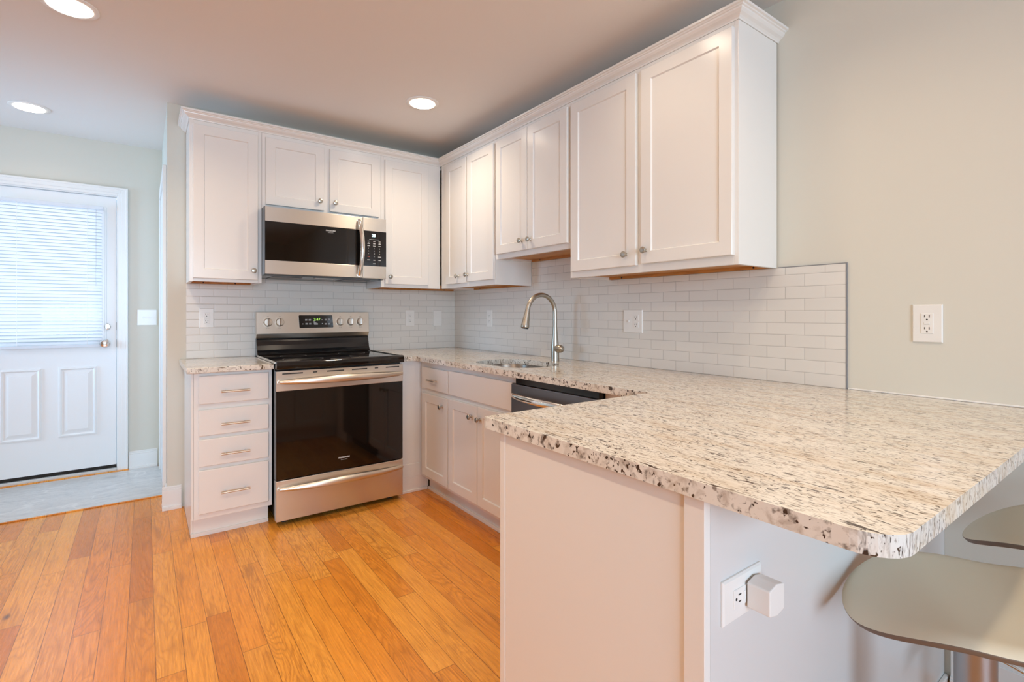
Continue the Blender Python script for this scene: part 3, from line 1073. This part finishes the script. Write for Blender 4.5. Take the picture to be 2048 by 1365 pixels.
# glass cooktop with a raised front nose
pr = [(-0.700, 0.884), (-0.706, 0.890), (-0.708, 0.905), (-0.704, 0.921), (-0.694, 0.928), (-0.680, 0.930), (-0.668, 0.925), (-0.640, 0.922), (-0.125, 0.922),
      (-0.100, 0.930), (-0.100, 0.886)]
prism_map(bm, pr, RX0, RX1, lambda a, b, d: (d, a, b))
ck = obj('cooktop', bm, M['black_glass'], t, 0.003)
for bx, by, br in ((-1.34, -0.50, 0.115), (-0.96, -0.50, 0.095), (-1.34, -0.24, 0.08), (-0.96, -0.24, 0.09)):
    n = 40
    bm = bmesh.new()
    for r0 in (br,):
        a = [bm.verts.new((bx + (r0) * math.cos(2 * math.pi * i / n), by + r0 * math.sin(2 * math.pi * i / n), 0.9223)) for i in range(n)]
        b = [bm.verts.new((bx + (r0 - 0.002) * math.cos(2 * math.pi * i / n), by + (r0 - 0.002) * math.sin(2 * math.pi * i / n), 0.9223)) for i in range(n)]
        for i in range(n):
            bm.faces.new((a[i], a[(i + 1) % n], b[(i + 1) % n], b[i]))
    obj('burner_ring', bm, M['grey_metal'], ck)
obj('side_trim', B((RX0 - 0.0015, RX0 + 0.0005, -0.66, -0.10, 0.9145, 0.927)), M['stainless'], t)
obj('side_trim', B((RX1 - 0.0005, RX1 + 0.0015, -0.66, -0.10, 0.9145, 0.927)), M['stainless'], t)
# backguard: black curved riser then the stainless control panel leaning back
bm = bmesh.new()
prism_map(bm, [(-0.012, 0.885), (-0.0995, 0.885), (-0.0985, 0.931), (-0.088, 0.940), (-0.078, 0.955), (-0.070, 0.985), (-0.060, 1.010), (-0.056, 1.022), (-0.060, 1.030),
               (-0.012, 1.030)], RX0 + 0.003, RX1 - 0.001, lambda a, b, d: (d, a, b))
obj('backguard', bm, M['black'], t, 0.002)
bm = bmesh.new()
prism_map(bm, [(-0.012, 1.0305), (-0.052, 1.0305), (-0.074, 1.062), (-0.064, 1.207), (-0.012, 1.207)], RX0 + 0.001, RX1 + 0.001, lambda a, b, d: (d, a, b))
cp = obj('control_panel', bm, M['stainless'], t, 0.002)


def onp(z):                                   # y of the leaning panel face
    return -0.074 + (z - 1.062) / (1.207 - 1.062) * 0.010


tilt = math.atan2(0.010, 0.145)
pd = Vector((0, -math.cos(tilt), math.sin(tilt)))
for kx in (-1.460, -1.387, -0.984, -0.908, -0.838):
    bm = bmesh.new()
    o = Vector((kx, onp(1.138), 1.138))
    lathe(bm, o, pd, [(0.028, 0), (0.028, 0.003), (0.0255, 0.006), (0.0245, 0.018), (0.0225, 0.022), (0.004, 0.023)], 28)
    kk = obj('knob', bm, M['stainless'], t, smooth=True)
    g = bmesh.new()
    c = o + pd * 0.0235
    box(g, c.x - 0.007, c.x + 0.007, c.y - 0.009, c.y + 0.001, c.z - 0.022, c.z + 0.022)
    obj('grip', g, M['chrome'], kk, 0.003)
    text('dial_mark', "OFF", 0.007, (kx, onp(1.178) - 0.0006, 1.176), (math.pi / 2 - tilt, 0, 0), M['dark_print'], kk)
    text('dial_mark', "HI   LO", 0.006, (kx, onp(1.094) - 0.0006, 1.098), (math.pi / 2 - tilt, 0, 0), M['dark_print'], kk)
bm = bmesh.new()
pts = rounded([(-1.262, 1.098), (-1.034, 1.098), (-1.040, 1.185), (-1.267, 1.185)], [0.006] * 4, 4)
prism_map(bm, pts, -0.0005, 0.0022, lambda u, z, d: (u, onp(z) - d, z))
dp = obj('display', bm, M['black_glass'], cp)
rt = (math.pi / 2 - tilt, 0, 0)
text('clock_digits', '2:47', 0.024, (-1.146, onp(1.156) - 0.0028, 1.155), rt, M['led_green'], dp, sx=1.15)


def mark(par, x, z, w, h, yy, mat='white_print', name='key_legend'):
    obj(name, B((x - w / 2, x + w / 2, yy - 0.0003, yy + 0.0002, z - h / 2, z + h / 2)), M[mat], par)


for x, z, w in ((-1.218, 1.153, 0.014), (-1.194, 1.153, 0.015), (-1.240, 1.125, 0.004), (-1.215, 1.126, 0.016), (-1.192, 1.126, 0.014), (-1.163, 1.140, 0.012), (-1.159, 1.131, 0.017),
                (-1.153, 1.124, 0.026), (-1.112, 1.153, 0.004), (-1.110, 1.126, 0.006), (-1.086, 1.153, 0.014), (-1.063, 1.154, 0.015), (-1.086, 1.124, 0.016), (-1.063, 1.124, 0.014)):
    for dz in ((0.003, -0.003) if w > 0.010 else (0,)):
        mark(dp, x, z + dz, w, 0.0028 if w > 0.010 else 0.006, onp(z) - 0.0026)
# oven door
dz0, dz1 = 0.262, 0.872
dr = obj('oven_door', B((RX0 + 0.001, RX1 - 0.001, yf + 0.003, -0.6405, dz0, dz1)), M['black'], t, 0.003)
obj('door_glass', B((RX0 + 0.002, RX1 - 0.002, yf - 0.001, yf + 0.0028, dz0 + 0.001, 0.760)), M['black_glass'], dr, 0.001)
tp = obj('top_rail', B((RX0 + 0.001, RX1 - 0.001, yf - 0.003, yf + 0.0028, 0.7605, dz1)), M['stainless'], dr, 0.002)
for a, b in ((-1.497, -1.387), (-1.332, -1.308), (-1.252, -1.152), (-1.105, -1.010), (-0.962, -0.940), (-0.890, -0.800)):
    obj('vent_slot', B((a, b, yf - 0.0036, yf - 0.0029, 0.8535, 0.8605)), M['slot'], tp)
for (nm, par, z, x0, x1) in (('handle', dr, 0.812, RX0 + 0.018, RX1 - 0.012), ('handle', None, 0.212, RX0 + 0.018, RX1 - 0.012)):
    if par is None:
        par = obj('storage_drawer', B((RX0 + 0.001, RX1 - 0.001, yf - 0.003, -0.6405, 0.030, 0.258)), M['stainless'], t, 0.003)
    bm = bmesh.new()
    pts, rr = [], []
    for i in range(33):
        s = i / 32
        bow = max(0.0, 1 - (2 * s - 1) ** 2)
        pts.append((x0 + (x1 - x0) * s, yf - 0.013 - 0.038 * bow, z + 0.004 * bow))
        rr.append(0.009 + 0.0135 * bow ** 0.6)
    tube(bm, pts, rr, 18, 1.0)
    for q in (pts[0], pts[-1]):
        lathe(bm, (q[0], yf - 0.003, q[2]), (0, -1, 0), [(0.0105, 0), (0.0105, 0.010), (0.0088, 0.016)], 16)
    obj(nm, bm, M['stainless'], par, smooth=True)
text('logo_text', 'FRIGIDAIRE', 0.0125, (-1.1515, yf - 0.0016, 0.333), ROT_BACK, M['white_print'], dr, bold=True, sx=1.05)
text('logo_text', 'GALLERY', 0.006, (-1.1515, yf - 0.0016, 0.320), ROT_BACK, M['white_print'], dr, sx=1.6)
for x, y in ((RX0 + 0.06, -0.60), (RX1 - 0.06, -0.60), (RX0 + 0.06, -0.10), (RX1 - 0.06, -0.10)):
    obj('foot', lathe(bmesh.new(), (x, y, 0.0), (0, 0, 1), [(0.020, 0), (0.020, 0.012), (0.010, 0.016), (0.010, 0.045)], 16), M['rubber'], t, smooth=True)

# ------------------------------------------------------------------ microwave
MX0, MX1, MZ0, MZ1 = -1.5355, -0.7715, 1.430, 1.8485
myf = -0.400
t = thing('microwave', 'stainless over-the-range microwave with black window and keypad', 'microwave', (-1.1535, -0.2, 1.43))
bm = bmesh.new()
prism_map(bm, [(-0.009, MZ0), (-0.330, MZ0), (-0.372, MZ0 + 0.010), (-0.372, MZ1), (-0.009, MZ1)], MX0, MX1 - 0.001, lambda a, b, d: (d, a, b))
bd = obj('body', bm, M['black'], t)
for a, b in ((-1.47, -1.29), (-1.02, -0.84)):
    obj('grease_filter', B((a, b, -0.27, -0.06, MZ0 - 0.003, MZ0 - 0.0004)), M['grey_metal'], bd, 0.001)
obj('surface_lamp', B((-1.22, -1.09, -0.31, -0.25, MZ0 - 0.003, MZ0 - 0.0004)), M['plate'], bd, 0.001)
sp = -0.9355
dr = obj('door', B((MX0, sp, myf + 0.003, -0.3725, MZ0 + 0.006, MZ1 - 0.003)), M['black'], t, 0.002)
obj('door_trim', B((MX0 + 0.0005, sp - 0.001, myf - 0.001, myf + 0.0028, 1.757, MZ1 - 0.004), (MX0 + 0.0005, sp - 0.001, myf - 0.001, myf + 0.0028, MZ0 + 0.007, 1.520)), M['stainless'], dr, 0.002)
obj('window', B((MX0 + 0.0005, sp - 0.001, myf + 0.0005, myf + 0.0028, 1.5205, 1.7565)), M['black_glass'], dr)
bm = bmesh.new()
pts, rr = [], []
hx = -0.966
for i in range(25):
    s = i / 24
    bow = math.sin(math.pi * s)
    pts.append((hx + 0.012 * bow, myf - 0.014 - 0.030 * bow ** 0.7, MZ0 + 0.022 + (MZ1 - MZ0 - 0.050) * s))
    rr.append(0.010 + 0.007 * bow ** 0.6)
tube(bm, pts, rr, 18)
for q in (pts[0], pts[-1]):
    lathe(bm, (q[0], myf - 0.0012, q[2]), (0, -1, 0), [(0.010, 0), (0.010, 0.013)], 14)
obj('handle', bm, M['chrome'], dr, smooth=True)
text('logo_text', 'FRIGIDAIRE', 0.0115, (-1.148, myf - 0.0001, 1.732), ROT_BACK, M['white_print'], dr, bold=True, sx=1.05)
text('logo_text', 'GALLERY', 0.0055, (-1.148, myf - 0.0001, 1.720), ROT_BACK, M['white_print'], dr, sx=1.6)
cpn = obj('control_panel', B((sp + 0.001, MX1 - 0.001, myf + 0.001, -0.3725, MZ0 + 0.006, MZ1 - 0.003)), M['stainless'], t, 0.002)
kp = obj('keypad', B((sp + 0.0015, MX1 - 0.0015, myf - 0.0010, myf + 0.0005, 1.520, 1.757)), M['black_glass'], cpn)
text('clock_digits', '28', 0.026, (-0.862, myf - 0.0014, 1.727), ROT_BACK, M['led_cyan'], kp, bold=True)
yk = myf - 0.0012
xs = (-0.897, -0.858, -0.820)
mark(kp, -0.858, 1.700, 0.070, 0.002, yk)
for r, z in enumerate((1.687, 1.671, 1.656)):
    for x in xs:
        mark(kp, x, z, 0.014 if r < 1 else 0.017, 0.004, yk)
        if r == 1:
            mark(kp, x, z + 0.0045, 0.012, 0.003, yk)
for x, z, w in ((-0.820, 1.583, 0.022), (-0.897, 1.560, 0.019), (-0.858, 1.560, 0.014), (-0.820, 1.560, 0.018), (-0.858, 1.536, 0.017)):
    mark(kp, x, z, w, 0.0045, yk)
mark(kp, -0.897, 1.583, 0.014, 0.005, yk, 'red_print', 'stop_key')
for r, z in enumerate((1.638, 1.620, 1.602)):
    for k, x in enumerate(xs):
        text('digit_key', str(r * 3 + k + 1), 0.011, (x, yk - 0.0003, z), ROT_BACK, M['white_print'], kp)
text('digit_key', '0', 0.011, (-0.858, yk - 0.0003, 1.584), ROT_BACK, M['white_print'], kp)

# ------------------------------------------------------------------ outlets and switches


def plate_mesh(fn, u, z, w, h, d0=0.0, t=0.006):
    return slab(fn, u - w / 2, u + w / 2, z - h / 2, z + h / 2, t, 0.003) if d0 == 0 else slab(lambda a, b, d: fn(a, b, d + d0), u - w / 2, u + w / 2, z - h / 2, z + h / 2, t, 0.003)


def recept(fn, u, z, d, parent, horiz=False):
    """one receptacle face: two blades and a ground hole"""
    bm = bmesh.new()
    du = (lambda a, b: (u + a, z + b)) if not horiz else (lambda a, b: (u + b, z - a))

    def r(a, b, w, h):
        p = [du(a - w / 2, b - h / 2), du(a + w / 2, b - h / 2), du(a + w / 2, b + h / 2), du(a - w / 2, b + h / 2)]
        prism_map(bm, p, d, d + 0.0005, fn)
    r(-0.0062, 0.004, 0.0022, 0.0085)
    r(0.0062, 0.004, 0.0022, 0.0068)
    p = [du(0.0026 * math.cos(a * math.pi / 5), -0.0072 + 0.0026 * math.sin(a * math.pi / 5)) for a in range(10)]
    prism_map(bm, p, d, d + 0.0005, fn)
    obj('socket_holes', bm, M['slot'], parent)


def outlet(label, fn, u, z, w, h, loc, kind='duplex', group='wall outlets'):
    t = thing('outlet' if kind != 'blank' else 'blank_plate', label, 'outlet' if kind != 'blank' else 'wall plate', loc, group)
    obj('cover_plate', plate_mesh(fn, u, z, w, h), M['plate'], t)
    d = 0.006
    if kind == 'gfci':
        f = obj('receptacle', slab(lambda a, b, q: fn(a, b, q + d), u - 0.0165, u + 0.0165, z - 0.0335, z + 0.0335, 0.002, 0.001), M['plate'], t)
        recept(fn, u, z + 0.020, d + 0.002, f)
        recept(fn, u, z - 0.020, d + 0.002, f)
        obj('test_button', slab(lambda a, b, q: fn(a, b, q + d + 0.002), u - 0.008, u + 0.008, z - 0.0038, z + 0.0038, 0.0012, 0.0006), M['plate'], f)
    elif kind == 'gfci_side':
        f = obj('receptacle', slab(lambda a, b, q: fn(a, b, q + d), u - 0.0335, u + 0.0335, z - 0.0165, z + 0.0165, 0.002, 0.001), M['plate'], t)
        recept(fn, u - 0.020, z, d + 0.002, f, True)
        recept(fn, u + 0.020, z, d + 0.002, f, True)
        obj('test_button', slab(lambda a, b, q: fn(a, b, q + d + 0.002), u - 0.0038, u + 0.0038, z - 0.008, z + 0.008, 0.0012, 0.0006), M['plate'], f)
    elif kind == 'duplex':
        for s in (0.0195, -0.0195):
            f = obj('receptacle', slab(lambda a, b, q: fn(a, b, q + d), u - 0.0165, u + 0.0165, z + s - 0.0145, z + s + 0.0145, 0.0018, 0.001), M['plate'], t)
            recept(fn, u, z + s, d + 0.0018, f)
    return t


fb, fr = FACE['back'](-0.0083), FACE['right'](-0.0083)
outlet('white duplex outlet on the tile left of the range', fb, -1.803, 1.168, 0.078, 0.123, (-1.803, -0.01, 1.168))
outlet('white duplex outlet on the tile right of the range', fb, -0.417, 1.161, 0.078, 0.130, (-0.417, -0.01, 1.161))
outlet('blank white wall plate near the inside corner of the tile', fb, -0.172, 1.159, 0.078, 0.130, (-0.172, -0.01, 1.159), 'blank', None)
outlet('white duplex outlet on the sink wall tile left of the faucet', fr, -0.543, 1.160, 0.075, 0.130, (-0.01, -0.543, 1.160))
t = outlet('wide white plate with outlet and switch right of the faucet', fr, -1.928, 1.155, 0.130, 0.124, (-0.01, -1.928, 1.155), 'none')
for s in (0.0195, -0.0195):
    f = obj('receptacle', slab(lambda a, b, q: fr(a, b, q + 0.006), -1.951 - 0.0165, -1.951 + 0.0165, 1.155 + s - 0.0145, 1.155 + s + 0.0145, 0.0018, 0.001), M['plate'], t)
    recept(fr, -1.951, 1.155 + s, 0.0078, f)
bm = bmesh.new()
prism_map(bm, [(-1.909, 1.150), (-1.899, 1.150), (-1.899, 1.162), (-1.909, 1.162)], 0.006, 0.016, fr)
obj('toggle', bm, M['plate'], t, 0.002)
outlet('white grounded outlet with test button on the bare right wall', FACE['right'](-0.0003), -3.178, 1.163, 0.081, 0.127, (-0.003, -3.178, 1.163), 'gfci')
fs = FACE['stool'](YP1 - 0.0003)
outlet('white outlet plate turned sideways on the peninsula under the bar', fs, -1.245, 0.6885, 0.128, 0.078, (-1.245, YP1 - 0.003, 0.6885), 'gfci_side')
# plug-in adapter on that outlet
t = thing('plug_in_adapter', 'small white wedge-shaped plug-in adapter in the peninsula outlet', 'adapter', (-1.214, -3.25, 0.6885))
bm = bmesh.new()
hexa = rounded([(-1.242, 0.666), (-1.216, 0.660), (-1.190, 0.666), (-1.190, 0.711), (-1.216, 0.717), (-1.242, 0.711)], [0.003] * 6, 3)
prism_map(bm, hexa, 0.0105, 0.052, fs)
obj('body', bm, M['plate'], t, 0.002)
obj('collar', (lambda b: prism_map(b, [(-1.238, 0.670), (-1.196, 0.670), (-1.196, 0.707), (-1.238, 0.707)], 0.0092, 0.0103, fs))(bmesh.new()), M['grey_metal'], t)
# double switch beside the entry door
t = thing('light_switch', 'white double toggle switch plate beside the entry door', 'light switch', (-2.105, YE - 0.003, 1.166))
fe = FACE['back'](YE - 0.0003)
obj('cover_plate', plate_mesh(fe, -2.105, 1.166, 0.124, 0.122), M['plate'], t)
for u, s in ((-2.128, 1), (-2.082, -1)):
    bm = bmesh.new()
    prism_map(bm, [(u - 0.005, 1.160), (u + 0.005, 1.160), (u + 0.004, 1.172 + 0.003 * s), (u - 0.004, 1.172 + 0.003 * s)], 0.006, 0.017, fe)
    obj('toggle', bm, M['plate'], t, 0.0015)

# ------------------------------------------------------------------ bar stools (built at the origin, then placed)


def seat_pt(u, v):
    """u across (-1..1), v from front (1) to back (-1)"""
    W, D = 0.202, 0.222
    e = 2.2
    k = (abs(u) ** e + abs(v) ** e) ** (1 / e) if (u or v) else 0
    m = max(abs(u), abs(v))
    f = m / k if k else 1
    x, y = u * f * W, v * f * D
    r = min(1.0, math.hypot(x / W, y / D))
    z = 0.008 * (abs(x) / W) ** 2.0 - 0.006 * (1 - r * r)
    if y > 0.05:
        z -= 0.045 * ((y - 0.05) / 0.15) ** 2
    if y < -0.05:
        z += 0.045 * ((-y - 0.05) / 0.15) ** 1.8
    z -= 0.012 * max(0.0, (r - 0.86) / 0.14) ** 2
    return x, y, z


def stool(label, loc, rz, h):
    t = thing('bar_stool', label, 'bar stool', loc, 'bar stools at the peninsula')
    t.location = (0, 0, 0)
    bm = bmesh.new()
    n = 28
    up = [[None] * (n + 1) for _ in range(n + 1)]
    for i in range(n + 1):
        for j in range(n + 1):
            x, y, z = seat_pt(2 * i / n - 1, 2 * j / n - 1)
            up[i][j] = bm.verts.new((x, y, h + z))
    for i in range(n):
        for j in range(n):
            bm.faces.new((up[i][j], up[i + 1][j], up[i + 1][j + 1], up[i][j + 1]))
    st = obj('seat', bm, [M['seat'], M['seat_edge_shade']], t, smooth=True)
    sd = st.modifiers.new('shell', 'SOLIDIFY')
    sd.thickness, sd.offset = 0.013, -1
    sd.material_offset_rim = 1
    bv = st.modifiers.new('round', 'BEVEL')
    bv.width, bv.segments, bv.limit_method = 0.003, 3, 'ANGLE'
    bv.angle_limit = math.radians(50)
    obj('swivel_plate', B((-0.085, 0.085, -0.085, 0.085, h - 0.034, h - 0.0195)), M['black_matte'], t, 0.004)
    obj('column', lathe(bmesh.new(), (0, 0, 0.05), (0, 0, 1), [(0.033, 0), (0.033, h - 0.14), (0.034, h - 0.12), (0.034, h - 0.0845)], 28), M['column'], t, smooth=True)
    obj('base', lathe(bmesh.new(), (0, 0, 0), (0, 0, 1), [(0.195, 0), (0.195, 0.006), (0.18, 0.012), (0.10, 0.022), (0.05, 0.036), (0.036, 0.05)], 40), M['chrome'], t, smooth=True)
    bm = bmesh.new()
    tube(bm, [(-0.10, 0.16, 0.27)] + [(0.10 * math.sin(a), 0.16 - 0.0 + 0.02 * math.cos(a), 0.27) for a in [-1.2 + 0.24 * k for k in range(11)]] + [(0.10, 0.16, 0.27)], 0.010, 12)
    tube(bm, [(-0.10, 0.16, 0.27), (-0.03, 0.02, 0.27)], 0.009, 12)
    tube(bm, [(0.10, 0.16, 0.27), (0.03, 0.02, 0.27)], 0.009, 12)
    obj('footrest', bm, M['chrome'], t, smooth=True)
    obj('height_lever', tube(bmesh.new(), [(0.03, 0.0, h - 0.045), (0.14, -0.03, h - 0.050), (0.17, -0.04, h - 0.052)], 0.005, 10), M['chrome'], t, smooth=True)
    t.location = loc
    t.rotation_euler = (0, 0, rz)
    return t


stool('taupe bar stool nearest the camera, under the bar corner', (-0.787, -3.452, 0), math.radians(30), 0.632)
stool('taupe bar stool farther back, closer to the right wall', (-0.345, -3.565, 0), math.radians(5), 0.688)

# ------------------------------------------------------------------ recessed ceiling lights


def downlight(label, x, y, power):
    t = thing('recessed_light', label, 'ceiling light', (x, y, H_CEIL), 'recessed ceiling lights')
    bm = lathe(bmesh.new(), (x, y, H_CEIL - 0.0003), (0, 0, -1), [(0.098, 0), (0.098, 0.003), (0.092, 0.006), (0.080, 0.006)], 48)
    obj('trim_ring', bm, M['lamp_trim'], t, smooth=True)
    bm = lathe(bmesh.new(), (x, y, H_CEIL - 0.0066), (0, 0, -1), [(0.076, 0), (0.074, 0.002), (0.050, 0.003)], 40)
    obj('lens', bm, M['lens'], t, smooth=True)
    d = bpy.data.lights.new('lamp', 'AREA')
    d.shape, d.size, d.energy, d.color = 'DISK', 0.13, power, CAN_COLOR
    d.spread = math.radians(140)
    o = bpy.data.objects.new('lamp', d)
    COL.objects.link(o)
    o.parent = t
    o.location = (0, 0, -0.0115)


downlight('round recessed light over the range side of the kitchen', -0.749, -0.914, 5.2)
downlight('round recessed light cut by the top edge, upper left', -2.372, -0.925, 5.8)
downlight('round recessed light over the entry hall floor', -2.700, 0.588, 0.9)
downlight('round recessed light above the dishwasher, out of view', -0.70, -2.38, 1.4)
downlight('round recessed light above the breakfast bar, out of view', -0.80, -3.11, 2.6)
downlight('round recessed light above the camera, out of view', -2.37, -2.60, 10.2)
downlight('round recessed light beside the breakfast bar, out of view', -1.25, -3.50, 4.8)
